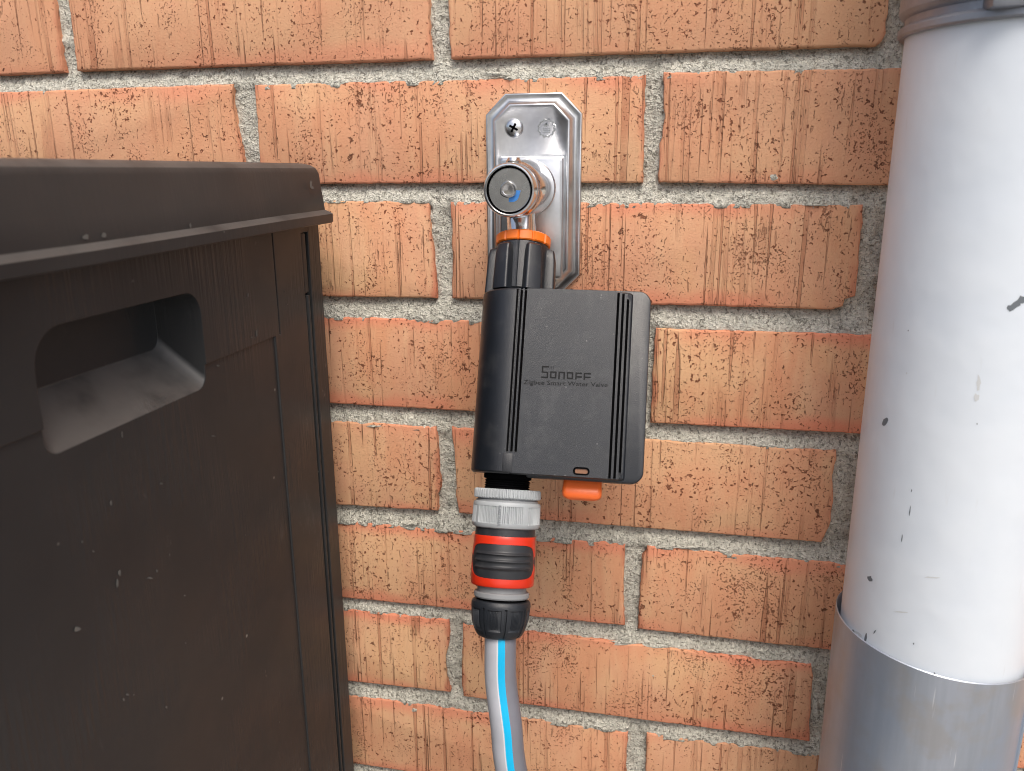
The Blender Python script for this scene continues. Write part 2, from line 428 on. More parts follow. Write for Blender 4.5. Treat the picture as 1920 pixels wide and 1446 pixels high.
def resample(ch, step):
    out = []
    for a, b in zip(ch, ch[1:]):
        n = max(1, int(math.hypot(b[0] - a[0], b[1] - a[1]) / step))
        out += [(a[0] + (b[0] - a[0]) * i / n, a[1] + (b[1] - a[1]) * i / n) for i in range(n)]
    out.append(ch[-1]); return out
def nz(x, z, s, o=0): return noise.noise(Vector((x * s, z * s, o)))
def make_brick(r, k, fine=True):
    L, R = brick_poly(r, k)
    st = .0035 if fine else .03
    top = resample([L[0], R[0]], st); bot = resample([R[-1], L[-1]], st)
    rt = resample(R, st); lf = resample(L[::-1], st)
    amp = .0005
    def jit(c, horiz, a):
        n = len(c); res = []
        for i, (x, z) in enumerate(c):
            f = 1 if fine else 0
            d = (nz(x, z, 260, r) + .8 * nz(x, z, 90, r + 9)) * a * f
            res.append((x, z + d) if horiz else (x + d, z))
        return res
    out = jit(top, True, amp)[:-1] + jit(rt, False, amp * 1.6)[:-1] + jit(bot, True, amp * .7)[:-1] + jit(lf, False, amp * 1.6)[:-1]
    cx = sum(p[0] for p in out) / len(out); cz = sum(p[1] for p in out) / len(out)
    prd = random.uniform(-.0008, .0008)
    tilt = random.uniform(-.006, .006)
    def ring(ins, y):
        res = []
        for x, z in out:
            hx, hz = abs(x - cx), abs(z - cz)
            res.append((x - ins * (1 if x > cx else -1) * min(1, hx / (M * .4)), y + prd + tilt * (z - cz) * .5, z - ins * (1 if z > cz else -1) * min(1, hz / (BH * .42))))
        return res
    bm = bmesh.new()
    loops(bm, [ring(0, .03), ring(0, .0012), ring(.0004, .0003), ring(.0013, 0)], capa=False)
    bmesh.ops.triangulate(bm, faces=[f for f in bm.faces if len(f.verts) > 4])
    return bm, (cx, 0, cz), (L, R)

edges_rows = {}
single = []
far_bm = bmesh.new()
for r in range(-17, 12):
    for k in range(-4, 8):
        x0, x1, zt, zb = ideal(r, k)
        if zb < GZ + .002: continue
        near = -3 <= r <= 10 and -2 <= k <= 5
        if near:
            bm, c, LR = make_brick(r, k, fine=(-1 <= r <= 8 and 0 <= k <= 3))
            o = link('brick', bm, MB, wall, ang=50, loc=(c[0], c[1], c[2]))
            o.location = (c[0], c[1], c[2] - GZ)
            edges_rows.setdefault(r, []).append(LR)
            single.append(o)
        else:
            box(far_bm, x0, x1, 0, .03, zb, zt)
o = link('brick_courses', far_bm, MB, wall, smooth=False, loc=(0, 0, 0)); o.location = (0, 0, -GZ); o['kind'] = 'stuff'

# mortar: weathered joints, deep under each brick and nearly flush on top of the next one
X0, X1, Z0, Z1 = -.25, .78, -.60, .10
nx, nzn = 515, 350
bm = bmesh.new()
def line_at(r, x, which):
    best = None
    for L, R in edges_rows.get(r, ()):
        a, b = (L[0], R[0]) if which == 't' else (L[-1], R[-1])
        if a[0] - .02 <= x <= b[0] + .02:
            u = (x - a[0]) / (b[0] - a[0]); return a[1] + (b[1] - a[1]) * u
    return -r * A_ - (0 if which == 't' else BH)
def head(r, x):
    """1 where x lies in an upright joint of course r, 0 on a brick"""
    g = 1.0
    for L, R in edges_rows.get(r, ()):
        a, b = (L[0][0] + L[-1][0]) / 2, (R[0][0] + R[-1][0]) / 2
        d = max(a - x, x - b); g = min(g, max(0.0, min(1.0, .5 + d / .004)))
    return g
grid = []
for i in range(nx + 1):
    x = X0 + (X1 - X0) * i / nx
    H = {r: head(r, x) for r in range(-3, 12)}; T = {r: line_at(r, x, 't') for r in range(-3, 12)}; B = {r: line_at(r, x, 'b') for r in range(-3, 12)}
    colv = []
    for j in range(nzn + 1):
        z = Z0 + (Z1 - Z0) * j / nzn
        y = .0042
        for r in range(-2, 10):
            if T[r + 1] - .003 <= z <= B[r] + .003:
                t = (B[r] - z) / max(.004, B[r] - T[r + 1])          # 0 under the brick, 1 on the lower brick
                t = max(0, min(1, t)); y = (.0070 + (.0042 - .0070) * H[r]) * (1 - t ** .75) + (.0008 + (.0038 - .0008) * H[r + 1]) * t ** .75; break
        n1 = noise.noise(Vector((x * 110, z * 110, 1))); n2 = noise.noise(Vector((x * 330, z * 330, 5))); n3 = noise.noise(Vector((x * 28, z * 28, 8)))
        y += -(n1 * .0014 + n2 * .0014 + n3 * .0010)
        colv.append(bm.verts.new((x, y, z)))
    grid.append(colv)
for i in range(nx):
    for j in range(nzn):
        bm.faces.new((grid[i][j], grid[i + 1][j], grid[i + 1][j + 1], grid[i][j + 1]))
mo = link('mortar', bm, MM, wall, ang=180, loc=(0, 0, 0)); mo.location = (0, 0, -GZ)
bm = bmesh.new()
WX0, WX1, WZ1 = -1.2, 1.93, 1.19
for (a, b, c, d) in ((WX0, X0, GZ, WZ1), (X1, WX1, GZ, WZ1), (X0, X1, GZ, Z0), (X0, X1, Z1, WZ1)):
    box(bm, a, b, .0045, .06, c, d)
mo = link('outer_mortar', bm, MM, wall, smooth=False, loc=(0, 0, 0)); mo.location = (0, 0, -GZ)

# splashes and smears of mortar on the brick faces, seen in a few places
bm = bmesh.new()
for i, (x, y, w_, h_) in enumerate([(1451, 333, 9, 8), (776, 1333, 6, 4), (930, 139, 26, 5), (955, 147, 12, 4), (1165, 1208, 34, 7), (1230, 1213, 30, 5), (1065, 1357, 16, 5), (1145, 1370, 12, 5), (1440, 1236, 34, 6), (1340, 1222, 20, 4), (700, 800, 20, 2.5), (1530, 385, 26, 2), (1290, 1027, 40, 3), (770, 984, 18, 3), (1529, 1330, 5, 34), (1225, 1267, 5, 4), (990, 605, 2, 2)]):
    rd = random.Random(i); n_ = 16; vs = []
    for k in range(n_):
        a = 2 * PI * k / n_; kk = rd.uniform(.7, 1.15); p = onY(x + w_ * kk * math.cos(a), y + h_ * kk * math.sin(a), -.0006)
        vs.append(p)
    cc = sum(vs, Vector()) / n_; c0 = bm.verts.new(cc + Vector((0, -.0008, 0))); ring = [bm.verts.new(v + Vector((0, .0004 + prd_, 0))) for v in vs for prd_ in (.0006,)]
    for k in range(n_): bm.faces.new((c0, ring[k], ring[(k + 1) % n_]))
o = link('mortar_smears', bm, MM, wall, ang=180, loc=(0, 0, 0)); o.location = (0, 0, -GZ); o['kind'] = 'stuff'

# ------------------------------------------------------------------ storage box (its end face looks towards the tap)
sb = empty('storage_box', (-.43, -.32, GZ))
tag(sb, 'dark brown plastic garden storage box with recessed hand grip, standing against the wall', 'storage box')
XE = .172
def apply_bool(obj, cutters):
    for c in cutters:
        md = obj.modifiers.new('b', 'BOOLEAN'); md.operation = 'DIFFERENCE'; md.object = c; md.solver = 'EXACT'
    bv = obj.modifiers.new('v', 'BEVEL'); bv.width = .0009; bv.segments = 2; bv.limit_method = 'ANGLE'; bv.angle_limit = math.radians(40)
    bpy.context.view_layer.update()
    dg = bpy.context.evaluated_depsgraph_get()
    me = bpy.data.meshes.new_from_object(obj.evaluated_get(dg))
    obj.modifiers.clear(); old = obj.data; obj.data = me; bpy.data.meshes.remove(old)
    for c in cutters:
        d = c.data; bpy.data.objects.remove(c); bpy.data.meshes.remove(d)
def child_world(o, parent):                 # geometry written in world coordinates
    o.parent = parent; bpy.context.view_layer.update(); o.matrix_parent_inverse = parent.matrix_world.inverted()
def planrect(ins, z, x0=-1.06, x1=.184, y0=-.62, y1=-.0240, r=.008, n=6):
    P = rrect(x0 + ins, x1 - ins, y0 + ins, y1 - ins, max(.003, r - ins * .5), n); out = []
    for a, b in zip(P, P[1:] + P[:1]):
        m_ = 12 if math.hypot(a[0] - b[0], a[1] - b[1]) > .05 else 1
        out += [(a[0] + (b[0] - a[0]) * i / m_, a[1] + (b[1] - a[1]) * i / m_, z) for i in range(m_)]
    return out
bm = bmesh.new()
loops(bm, [planrect(0, z_, -1.048, .172, -.608, -.0225, .003) for z_ in (GZ + .002, -.140)])
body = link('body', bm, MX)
cut = []
# hand grip: rounded outline, back wall further in, floor that slopes outwards
bm = bmesh.new()
o_ = rrect(-.2467, -.1500, -.2140, -.1700, [.010, .014, .006, .006], 6)
i_ = rrect(-.2440, -.1535, -.1960, -.1706, [.006, .008, .005, .006], 6)
loops(bm, [[(XE + .02, y, z) for y, z in o_], [(XE - .001, y, z) for y, z in o_], [(XE - .0205, y, z) for y, z in i_]])
cut.append(link('c', bm, None, smooth=False))
def cutbox(*a):
    b = bmesh.new(); box(b, *a); cut.append(link('c', b, None, smooth=False))
cutbox(XE - .0022, XE + .01, -.0803, -.0794, -.2036, -.10)
cutbox(XE - .0010, XE + .01, -.60, -.0850, -.7, -.2036)
cutbox(XE - .0036, XE + .01, -.0475, -.0390, -.74, -.1525)
apply_bool(body, cut)
body.data.shade_smooth(); body.data.set_sharp_from_angle(angle=math.radians(32))
wn_ = body.modifiers.new('w', 'WEIGHTED_NORMAL'); wn_.keep_sharp = True
if not body.data.materials: body.data.materials.append(MX)
child_world(body, sb)
bm = bmesh.new(); box(bm, XE - .0040, XE - .0006, -.0462, -.0410, -.1865, -.153, .0008)
box(bm, XE - .0040, XE - .0012, -.0464, -.0444, -.73, -.188, .0007); box(bm, XE - .0040, XE - .0004, -.0430, -.0408, -.73, -.188, .0007)
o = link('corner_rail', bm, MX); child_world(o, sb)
bm = bmesh.new()
loops(bm, [planrect(.20, -.1150), planrect(.0160, -.1150), planrect(.0120, -.1153), planrect(.0090, -.1162), planrect(.0068, -.1178), planrect(.0055, -.1205), planrect(.0047, -.1305), planrect(.0045, -.1310), planrect(.0036, -.1405),
           planrect(.0010, -.1420), planrect(0, -.1428), planrect(0, -.1472), planrect(.0008, -.1478), planrect(.0065, -.1480), planrect(.0068, -.1420), planrect(.2, -.1420)])
for v in bm.verts:                            # the rim sags a little away from the corner
    if v.co.z < -.125: v.co.z -= .0030 * min(1, max(0, (-v.co.y - .05) / .20)) * min(1, max(0, (.62 + v.co.y) / .2))
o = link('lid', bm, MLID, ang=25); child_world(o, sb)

def onX(x, y, X): d = ray(x, y); return CAM + d * ((X - CAM.x) / d.x)
bm = bmesh.new(); rd = random.Random(5)
for (x, y, w_, h_, X) in [(154, 1016, 2.2, 2.6, .1713), (175, 1034, 2, 2, .1713), (318, 1040, 1.3, 2.2, .1713), (145, 1180, 6, 5, .1713), (220, 1092, 2.2, 9, .1713), (224, 1075, 3, 6, .1713), (281, 1084, 7, 2, .1713), (294, 1071, 2, 3, .1713), (346, 1117, 1.4, 1.6, .1713), (348, 1206, 1.4, 1.4, .1713),
                          (239, 1303, 4, 2, .1713), (232, 1312, 2, 3, .1713), (251, 1303, 1.6, 1.6, .1713), (524, 1354, 1.3, 1.3, .1713), (460, 1003, 1.2, 2, .1713), (302, 907, 3, 2, .1713), (208, 943, 2, 5, .1713), (312, 1326, 1.5, 3, .1713), (249, 527, 3.2, 3, .1722), (409, 686, 2.6, 1.6, .1722), (481, 625, 1.8, 7, .1722), (474, 633, 4, 2, .1722),
                          (465, 553, 1.4, 5, .1722), (534, 547, 1.2, 2.4, .1722), (539, 571, 1.4, 1.6, .1722), (229, 816, 1.4, 6, .1713), (400, 818, 4, 1.3, .1713), (160, 445, 6, 6, .1806), (195, 442, 5, 5, .1806), (583, 346, 1.8, 9, .1806), (586, 352, 2.4, 3, .1806), (357, 424, 1.5, 6, .1809), (420, 435, 1.5, 2, .1840)]:
    vs = [bm.verts.new(onX(x + w_ * k_r * math.cos(a), y + h_ * k_r * math.sin(a), X)) for a, k_r in ((2 * PI * i / 9, rd.uniform(.6, 1.2)) for i in range(9))]
    f = bm.faces.new(vs); ext = bmesh.ops.extrude_face_region(bm, geom=[f])
    bmesh.ops.translate(bm, verts=[g_ for g_ in ext['geom'] if isinstance(g_, bmesh.types.BMVert)], vec=(.00012, 0, 0))
o = link('dried_splashes', bm, plain('dried_dirt', (.10, .098, .092), .8, var=.4), smooth=False); o['kind'] = 'stuff'; child_world(o, sb)

# ------------------------------------------------------------------ tap with its cover plate
VX, VZ = .2933, -.1291
tap = empty('outdoor_tap', (VX, 0, VZ))
tag(tap, 'chrome outdoor tap on a pressed metal cover plate screwed to the brick wall', 'tap')
def octo(x0, x1, z0, z1, c, y, rb=0):
    return [(x0 + c, y, z1), (x1 - c, y, z1), (x1, y, z1 - c), (x1, y, z0 + c), (x1 - c, y, z0), (x0 + c, y, z0), (x0, y, z0 + c), (x0, y, z1 - c)]
px0, px1, pz0, pz1 = .2676, .3222, -.1895, -.0780
def oc(i, y, c=None): return octo(px0 + i, px1 - i, pz0 + i, pz1 - i, (.0112 - i * .42) if c is None else c, y)
bm = bmesh.new()
L = [oc(.0, .001), oc(0, -.0022), oc(.0003, -.0027), oc(.0010, -.0027), oc(.0016, -.0022), oc(.0038, -.0024), oc(.0044, -.0032), oc(.0058, -.0074), oc(.0064, -.0080), oc(.0072, -.0080), oc(.0080, -.0070)]
loops(bm, L, capa=False)
plate = link('cover_plate', bm, M_plate, ang=60); child_world(plate, tap)
bm = bmesh.new()                             # the raised lower field with its step
q = lambda i, y, zt=-.1135: [(x, yy, min(z, zt - i)) for x, yy, z in octo(px0 + .0088 + i, px1 - .0088 - i, pz0 + .0088 + i, -.05, .007, y)]
def field(i, y): return octo(px0 + .0084 + i, px1 - .0084 - i, pz0 + .0084 + i, -.1115 - i, .0012, y)
loops(bm, [field(0, -.0066), field(.0006, -.0080), field(.0012, -.0092), field(.002, -.0096)], capa=False)
o = link('raised_panel', bm, M_plate, ang=60); child_world(o, plate)
# screw
c = onY(964, 240, -.0075)
bm = bmesh.new(); lathe(bm, [(.0052, 0), (.0052, .0006), (.0047, .0014), (.0036, .0021), (.0018, .0025), (.0004, .0026)], 40)
to_y(bm, 0, 0); o = link('screw', bm, M_screw, loc=(0, 0, 0)); o.location = (c.x, -.0068, c.z); child_world(o, plate)
bm = bmesh.new()
for a in (.5, .5 + PI / 2):
    b2 = bmesh.new(); box(b2, -.0026, .0026, -.0031, -.0020, -.0006, .0006, .0002)
    bmesh.ops.rotate(b2, verts=b2.verts, cent=(0, 0, 0), matrix=Matrix.Rotation(a, 3, 'Y'))
    me = bpy.data.meshes.new('t'); b2.to_mesh(me); b2.free(); bm.from_mesh(me); bpy.data.meshes.remove(me)
o = link('screw_recess', bm, M_shade_black); o.location = (c.x, -.0066, c.z); child_world(o, plate)
# pressed mark: cog outline with bars inside
c = onY(1024, 241, -.0075); bm = bmesh.new()
def rib(bm, x0, z0, x1, z1, w=.00035, h=.0003, y=-.0070):
    d = Vector((x1 - x0, 0, z1 - z0)); n_ = Vector((-d.z, 0, d.x)).normalized() * w
    p = [Vector((x0, 0, z0)) - n_, Vector((x1, 0, z1)) - n_, Vector((x1, 0, z1)) + n_, Vector((x0, 0, z0)) + n_]
    prism(bm, [(v.x, v.z) for v in p], y - h, y + .0002)
for i in range(12):
    a, b_ = 2 * PI * i / 12, 2 * PI * (i + 1) / 12; am = (a + b_) / 2; R1, R2 = .0040, .0049
    rib(bm, c.x + R1 * math.cos(a), c.z + R1 * math.sin(a), c.x + R2 * math.cos(am), c.z + R2 * math.sin(am))
    rib(bm, c.x + R2 * math.cos(am), c.z + R2 * math.sin(am), c.x + R1 * math.cos(b_), c.z + R1 * math.sin(b_))
rib(bm, c.x, c.z + .0028, c.x, c.z + .0008); rib(bm, c.x - .0013, c.z + .0012, c.x, c.z + .0026); rib(bm, c.x + .0013, c.z + .0012, c.x, c.z + .0026)
for dz in (-.0002, -.0012, -.0022): rib(bm, c.x - .0018, c.z + dz, c.x + .0018, c.z + dz, .00025)
o = link('pressed_mark', bm, M_plate, ang=20); child_world(o, plate)
# valve body towards the viewer
bm = bmesh.new()
lathe(bm, [(.0158, .0085), (.0158, .0100), (.0154, .0106), (.0151, .0108), (.0151, .0130), (.0154, .0133), (.0154, .0180), (.0147, .0455), (.0143, .0472), (.0136, .0482), (.0132, .0486), (.0132, .0500)], 96)
to_y(bm, VX, VZ); o = link('valve_body', bm, M_chrome, ang=30); child_world(o, tap)
# knob: cup with a rim, recessed disc, hex nut
bm = bmesh.new()
lathe(bm, [(.0125, .0492), (.0134, .0494), (.0135, .0500), (.0135, .0600), (.0132, .0612), (.0129, .0618), (.0122, .0619), (.0118, .0613), (.0116, .0600), (.0115, .0586), (.0112, .0584)], 96)
to_y(bm, VX, VZ); knob = link('knob', bm, M_chrome, ang=30); child_world(knob, tap)
bm = bmesh.new(); lathe(bm, [(.0114, .0560), (.0114, .0588), (.0110, .0590)], 72); to_y(bm, VX, VZ)
o = link('black_gap_ring', bm, M_shade_black); child_world(o, knob)  # black ring painted in for the shaded gap around the disc
bm = bmesh.new(); lathe(bm, [(.0108, .0570), (.0108, .0598), (.0105, .0601), (.0004, .0601)], 72); to_y(bm, VX, VZ)
o = link('face_disc', bm, M_brush); child_world(o, knob)
hx, hz = VX - .0005, VZ + .0002
bm = bmesh.new()
lathe(bm, [(.0040, .0595), (.0040, .0614), (.0034, .0624), (.0027, .0624), (.0025, .0612), (.0003, .0611)], 48,
      rmod=lambda t, i, r, z: r if i > 2 else r * (1 + .10 * abs(math.cos(1.5 * t)) ** 6))
to_y(bm, hx, hz); o = link('centre_nut', bm, M_chrome, ang=30); child_world(o, knob)
bm = bmesh.new(); N = 14
pts = [(hx + .0001, hz - .0001)] + [(hx + (.0064 + .0003 * math.sin(a * .09)) * math.cos(math.radians(a)), hz + (.0064 + .0003 * math.sin(a * .09)) * math.sin(math.radians(a))) for a in np.linspace(-88, -4, N)]
prism(bm, pts, -.0603, -.0600); o = link('blue_marker', bm, M_blue, smooth=False); child_world(o, knob)
# index lug on top of the knob, dark grip groove below
bm = bmesh.new(); lathe(bm, [(.0040, 0), (.0040, .0016), (.0033, .0024), (.0030, .0032), (.0004, .0033)], 32)
bmesh.ops.translate(bm, verts=bm.verts, vec=(VX - .0005, -.0465, VZ + .0128)); o = link('top_lug', bm, M_chrome, ang=40); child_world(o, tap)

# ------------------------------------------------------------------ the column: frame of the smart valve
k_ = .92
DT = CAM + (Vector((.32000294, -.05552898, -.22834265)) - CAM) * k_
DR = (math.radians(-22.37), math.radians(.96), math.radians(4.07) - math.radians(.5))
XA, YAX = -.0260, .0197                      # axis of the water way in that frame
FR = Matrix.Rotation(DR[2], 3, 'Z') @ Matrix.Rotation(DR[1], 3, 'Y') @ Matrix.Rotation(DR[0], 3, 'X')
def L2W(x, y, z): return DT + FR @ Vector((x, y, z))

# tap outlet: neck that bends from the body into the slanted coupling
a = Vector((VX, -.0335, VZ - .008)); b_ = L2W(XA, YAX, .072)
mid = Vector((VX + (b_.x - VX) * .3, -.0345, VZ - .020))
pth = []
for i in range(13):
    t = i / 12; pth.append(a * (1 - t) ** 2 + mid * 2 * t * (1 - t) + b_ * t * t)
bm = bmesh.new(); tube(bm, pth, [.0076 if i < 10 else .0082 for i in range(13)], 40)
o = link('outlet_neck', bm, M_chrome, ang=40); child_world(o, tap)

vd = empty('smart_water_valve', DT, DR)
tag(vd, 'black smart water valve with orange collar hanging from the tap, lettered on its front', 'water valve')
def part(name, bm, m, parent=vd, ang=30, **kw): return link(name, bm, m, parent, ang=ang, **kw)
# orange collar
bm = bmesh.new()
lathe(bm, [(.0100, .0788), (.0137, .0788), (.0145, .0781), (.0145, .0740), (.0139, .0734), (.0100, .0734)], 144, XA, YAX, cap=False,
      rmod=lambda t, i, r, z: r - (.0007 if (i in (1, 2, 3, 4) and (math.degrees(t) % 30) > 25) else 0))
part('orange_collar', bm, M_orange)
# ribbed black coupling
bm = bmesh.new()
def crm(t, i, r, z):
    d = (math.degrees(t) + 3) % 36
    return r - (.0004 if i in (2, 3, 4) and (d < 2.5) else 0)
lathe(bm, [(.0100, .0740), (.0128, .0740), (.0137, .0730), (.0139, .0600), (.0139, .0485), (.0120, .0470)], 144, XA, YAX, rmod=crm)
cpl = part('coupling_nut', bm, M_black)
for i in range(6):
    an = math.radians(30 + 60 * i)
    bm = bmesh.new()
    loops(bm, [[(x, y, z) for x, y in rrect(-w, w, -.0182 + e, -.012, [.001, .001, .0012, .0012], 3)] for z, w, e in ((.0472, .0046, .0), (.066, .0042, .0004), (.0705, .0038, .0012), (.0715, .0032, .0024))])
    bmesh.ops.rotate(bm, verts=bm.verts, cent=(0, 0, 0), matrix=Matrix.Rotation(an, 3, 'Z'))
    bmesh.ops.translate(bm, verts=bm.verts, vec=(XA, YAX, 0))
    o = part('rib', bm, M_black, cpl)
# housing: outline seen from above = cylinder round the water way that runs out into a flat slab
HT = .0467
def outline(front, y_back, xr, fr=.0006):
    R_ = .0190; pts = []
    for a in np.linspace(0, 180, 40):       # from the front tangent round the left to the back
        t = math.radians(a); pts.append((XA - R_ * math.sin(t), YAX - R_ * math.cos(t)))
    pts.append((XA + .010, YAX + R_ - .0015)); pts.append((XA + .018, y_back))
    pts += [(xr - .003, y_back), (xr - .001, y_back - .001), (xr, y_back - .003), (xr, front + .003), (xr - .001, front + .001), (xr - .003, front), (-.0234, front), (-.0237, .0009)]
    return pts
bm = bmesh.new()
def hl(z, s):                                # shrink towards the centre line for rounded rims
    pts = outline(.0029, .0300, .0334); cx, cy = -.008, .0165
    return [(x - s * (1 if x > cx else -1) * min(1, abs(x - cx) / .012), y - s * (1 if y > cy else -1) * min(1, abs(y - cy) / .012), z) for x, y in pts]
loops(bm, [hl(-HT, .0012), hl(-HT + .0005, .0004), hl(-HT + .0012, 0), hl(HT - .0012, 0), hl(HT - .0005, .0004), hl(HT, .0012)])
hous = part('housing', bm, M_black, ang=25)
# back shell, wider, rounded corners
bm = bmesh.new()
def bs(i): return rrect(-.015, .0420 - i, -HT - .0012 + i, HT + .0012 - i, [.0062, .001, .001, .0062], 8)
loops(bm, [[(x, y, z) for x, z in bs(i)] for y, i in ((.0052, .0010), (.0055, .0003), (.0062, 0), (.0280, 0), (.0295, .0012))])
part('back_shell', bm, M_black, ang=25)
# front cover plate with a cut corner, slot cut at the lower edge; grooves between raised strips
fx0, fx1 = -.0235, .0320
outl = [(fx0, -HT + .0006), (.0100, -HT + .0006)] + [(fx1 - .0020, -HT + .0006), (fx1, -HT + .0040), (fx1, HT - .0062)] + \
       [(fx1 - .0062 + .0062 * math.cos(a), HT - .0068 + .0062 * math.sin(a)) for a in np.linspace(.15, PI / 2, 6)] + [(fx0, HT - .0006)]
bm = bmesh.new()
cx_, cz_ = .002, 0
prism(bm, outl, 0.0, .0030)
cov = part('front_cover', bm, M_black, ang=20)
# slot
def applyb(o, cs, bev=.0003):
    for c in cs:
        md = o.modifiers.new('b', 'BOOLEAN'); md.object = c; md.solver = 'EXACT'; md.operation = 'DIFFERENCE'
    if bev:
        bv = o.modifiers.new('v', 'BEVEL'); bv.width = bev; bv.segments = 2; bv.limit_method = 'ANGLE'; bv.angle_limit = math.radians(35)
    bpy.context.view_layer.update(); dg = bpy.context.evaluated_depsgraph_get()
    me = bpy.data.meshes.new_from_object(o.evaluated_get(dg), depsgraph=dg); o.modifiers.clear(); o.data = me
    for c in cs: bpy.data.objects.remove(c)
    o.data.shade_smooth(); o.data.set_sharp_from_angle(angle=math.radians(28)); w_ = o.modifiers.new('w', 'WEIGHTED_NORMAL'); w_.keep_sharp = True
SLX, SLZ = .0122, -.0433
def cutter(bm):
    c = link('c', bm, None, smooth=False); c.parent = vd; return c
cs = []
b1 = bmesh.new(); prism(b1, rrect(SLX - .0034, SLX + .0034, SLZ - .0014, SLZ + .0014, .0013, 5), -.002, .0030); cs.append(cutter(b1))
groL = [-.0246, -.0224, -.0203]; groR = [.0258, .0282, .0306]
for gx in groL[1:]:
    b1 = bmesh.new(); prism(b1, rrect(gx - .00062, gx + .00062, -HT + .0108, HT + .002, .0003, 2), -.002, .0026); cs.append(cutter(b1))
for i_g, gx in enumerate(groR):
    b1 = bmesh.new(); prism(b1, rrect(gx - .00062, gx + .00062, -HT - .002, HT + .002, .0003, 2), -.002, .0026); cs.append(cutter(b1))
applyb(cov, cs, .00022)
b1 = bmesh.new(); prism(b1, rrect(SLX - .0031, SLX + .0031, SLZ - .0011, SLZ + .0011, .001, 5), .0007, .0012)
bm = bmesh.new()
for i_, (rx, rz) in enumerate(((.0040, .0019),)):
    a_ = rrect(SLX - rx, SLX + rx, SLZ - rz, SLZ + rz, .0018, 5); b__ = rrect(SLX - rx + .0006, SLX + rx - .0006, SLZ - rz + .0006, SLZ + rz - .0006, .0012, 5)
    loops(bm, [[(x, -.00002, z) for x, z in a_], [(x, -.00022, z) for x, z in a_], [(x, -.00022, z) for x, z in b__], [(x, .0010, z) for x, z in b__]], capa=False, capb=False)
part('slot_rim', bm, M_shade_black)
o = part('slot_button', b1, plain('shaded_orange_plastic', (.22, .10, .05), .5))  # orange button, its colour darkened for the shade inside the slot
# matt black strips along the grooves: their shade is put into the colour
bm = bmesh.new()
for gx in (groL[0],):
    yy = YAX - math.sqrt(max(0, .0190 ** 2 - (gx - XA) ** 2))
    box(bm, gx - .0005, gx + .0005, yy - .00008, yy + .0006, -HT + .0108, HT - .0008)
part('groove_shade', bm, M_shade_black)
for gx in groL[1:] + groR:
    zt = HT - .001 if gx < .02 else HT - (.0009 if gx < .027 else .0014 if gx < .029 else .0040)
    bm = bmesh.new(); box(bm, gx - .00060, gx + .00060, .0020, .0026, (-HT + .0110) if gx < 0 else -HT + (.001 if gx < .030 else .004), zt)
    part('groove_shade', bm, M_shade_black)
# small raised shoulder strip between cover and cylinder at the lower left
bm = bmesh.new(); box(bm, -.0264, -.0215, -.0003, .0016, -HT + .0008, -HT + .0100, .0004)
part('shoulder_strip', bm, M_darkgrey)
# lettering: logo drawn as strokes, small line below it
bm = bmesh.new()
SU = .2083 / 3700 * .50                      # metres per zoomed pixel of the logo study
def U(px, py):                               # pixel of the 9.6x study -> cover coordinates
    X = 960 + px / 9.6; Y = 660 + py / 9.6
    d = ray(X, Y); n_ = FR @ Vector((0, 1, 0)); t = (DT - CAM).dot(n_) / d.dot(n_); p = FR.transposed() @ (CAM + d * t - DT)
    return p.x, p.z
def stroke(bm, p, q_, w=.00036):
    (x0, z0), (x1, z1) = U(*p), U(*q_); d = Vector((x1 - x0, z1 - z0)); d.normalize()
    n_ = Vector((-d.y, d.x)) * w; e = d * w
    pts = [(x0 - e.x - n_.x, z0 - e.y - n_.y), (x1 + e.x - n_.x, z1 + e.y - n_.y), (x1 + e.x + n_.x, z1 + e.y + n_.y), (x0 - e.x + n_.x, z0 - e.y + n_.y)]
    prism(bm, pts, -.00012 - random.random() * .00003, .0003)
def poly(bm, pts, **k):
    for p, q_ in zip(pts, pts[1:]): stroke(bm, p, q_, **k)
poly(bm, [(655, 268), (553, 265), (550, 362), (640, 372), (636, 460), (540, 455)])
poly(bm, [(700, 362), (792, 366), (786, 466), (697, 460), (700, 362)])
poly(bm, [(846, 476), (850, 368), (942, 372), (938, 478)])
poly(bm, [(1000, 374), (1092, 380), (1086, 480), (998, 474), (1000, 374)])
poly(bm, [(1250, 386), (1155, 383), (1150, 484)]); poly(bm, [(1154, 448), (1248, 452)])
poly(bm, [(1408, 392), (1306, 388), (1300, 492)]); poly(bm, [(1304, 456), (1404, 460)])
for a, b2_ in (((682, 262), (690, 296)), ((714, 262), (718, 312)), ((748, 262), (744, 300))): stroke(bm, a, b2_, w=.00009)
part('logo_lettering', bm, M_letter, cov)
def text_mesh(txt, size, width, m, parent, loc, rot, name, depth=.0001, off=0):
    cu = bpy.data.curves.new(name, 'FONT'); cu.body = txt; cu.size = size; cu.extrude = depth; cu.offset = off
    cu.align_x = 'CENTER'; cu.align_y = 'CENTER'; cu.resolution_u = 3
    t = bpy.data.objects.new(name, cu); COL.objects.link(t); bpy.context.view_layer.update()
    me = bpy.data.meshes.new_from_object(t.evaluated_get(bpy.context.evaluated_depsgraph_get()))
    bpy.data.objects.remove(t); me.materials.clear(); me.materials.append(m)
    xs = [v.co.x for v in me.vertices]; s = width / (max(xs) - min(xs))
    for v in me.vertices: v.co.x *= s
    o = bpy.data.objects.new(name, me); COL.objects.link(o); o.parent = parent; o.location = loc; o.rotation_euler = rot
    return o
(xa_, za_), (xb_, zb_) = U(210, 545), U(1725, 600)
text_mesh('Zigbee Smart Water Valve', .0031, xb_ - xa_, M_letter, cov, ((xa_ + xb_) / 2, -.0001, (za_ + zb_) / 2), (PI / 2, math.atan2(-(zb_ - za_), xb_ - xa_), 0), 'small_lettering', .00010, 0)
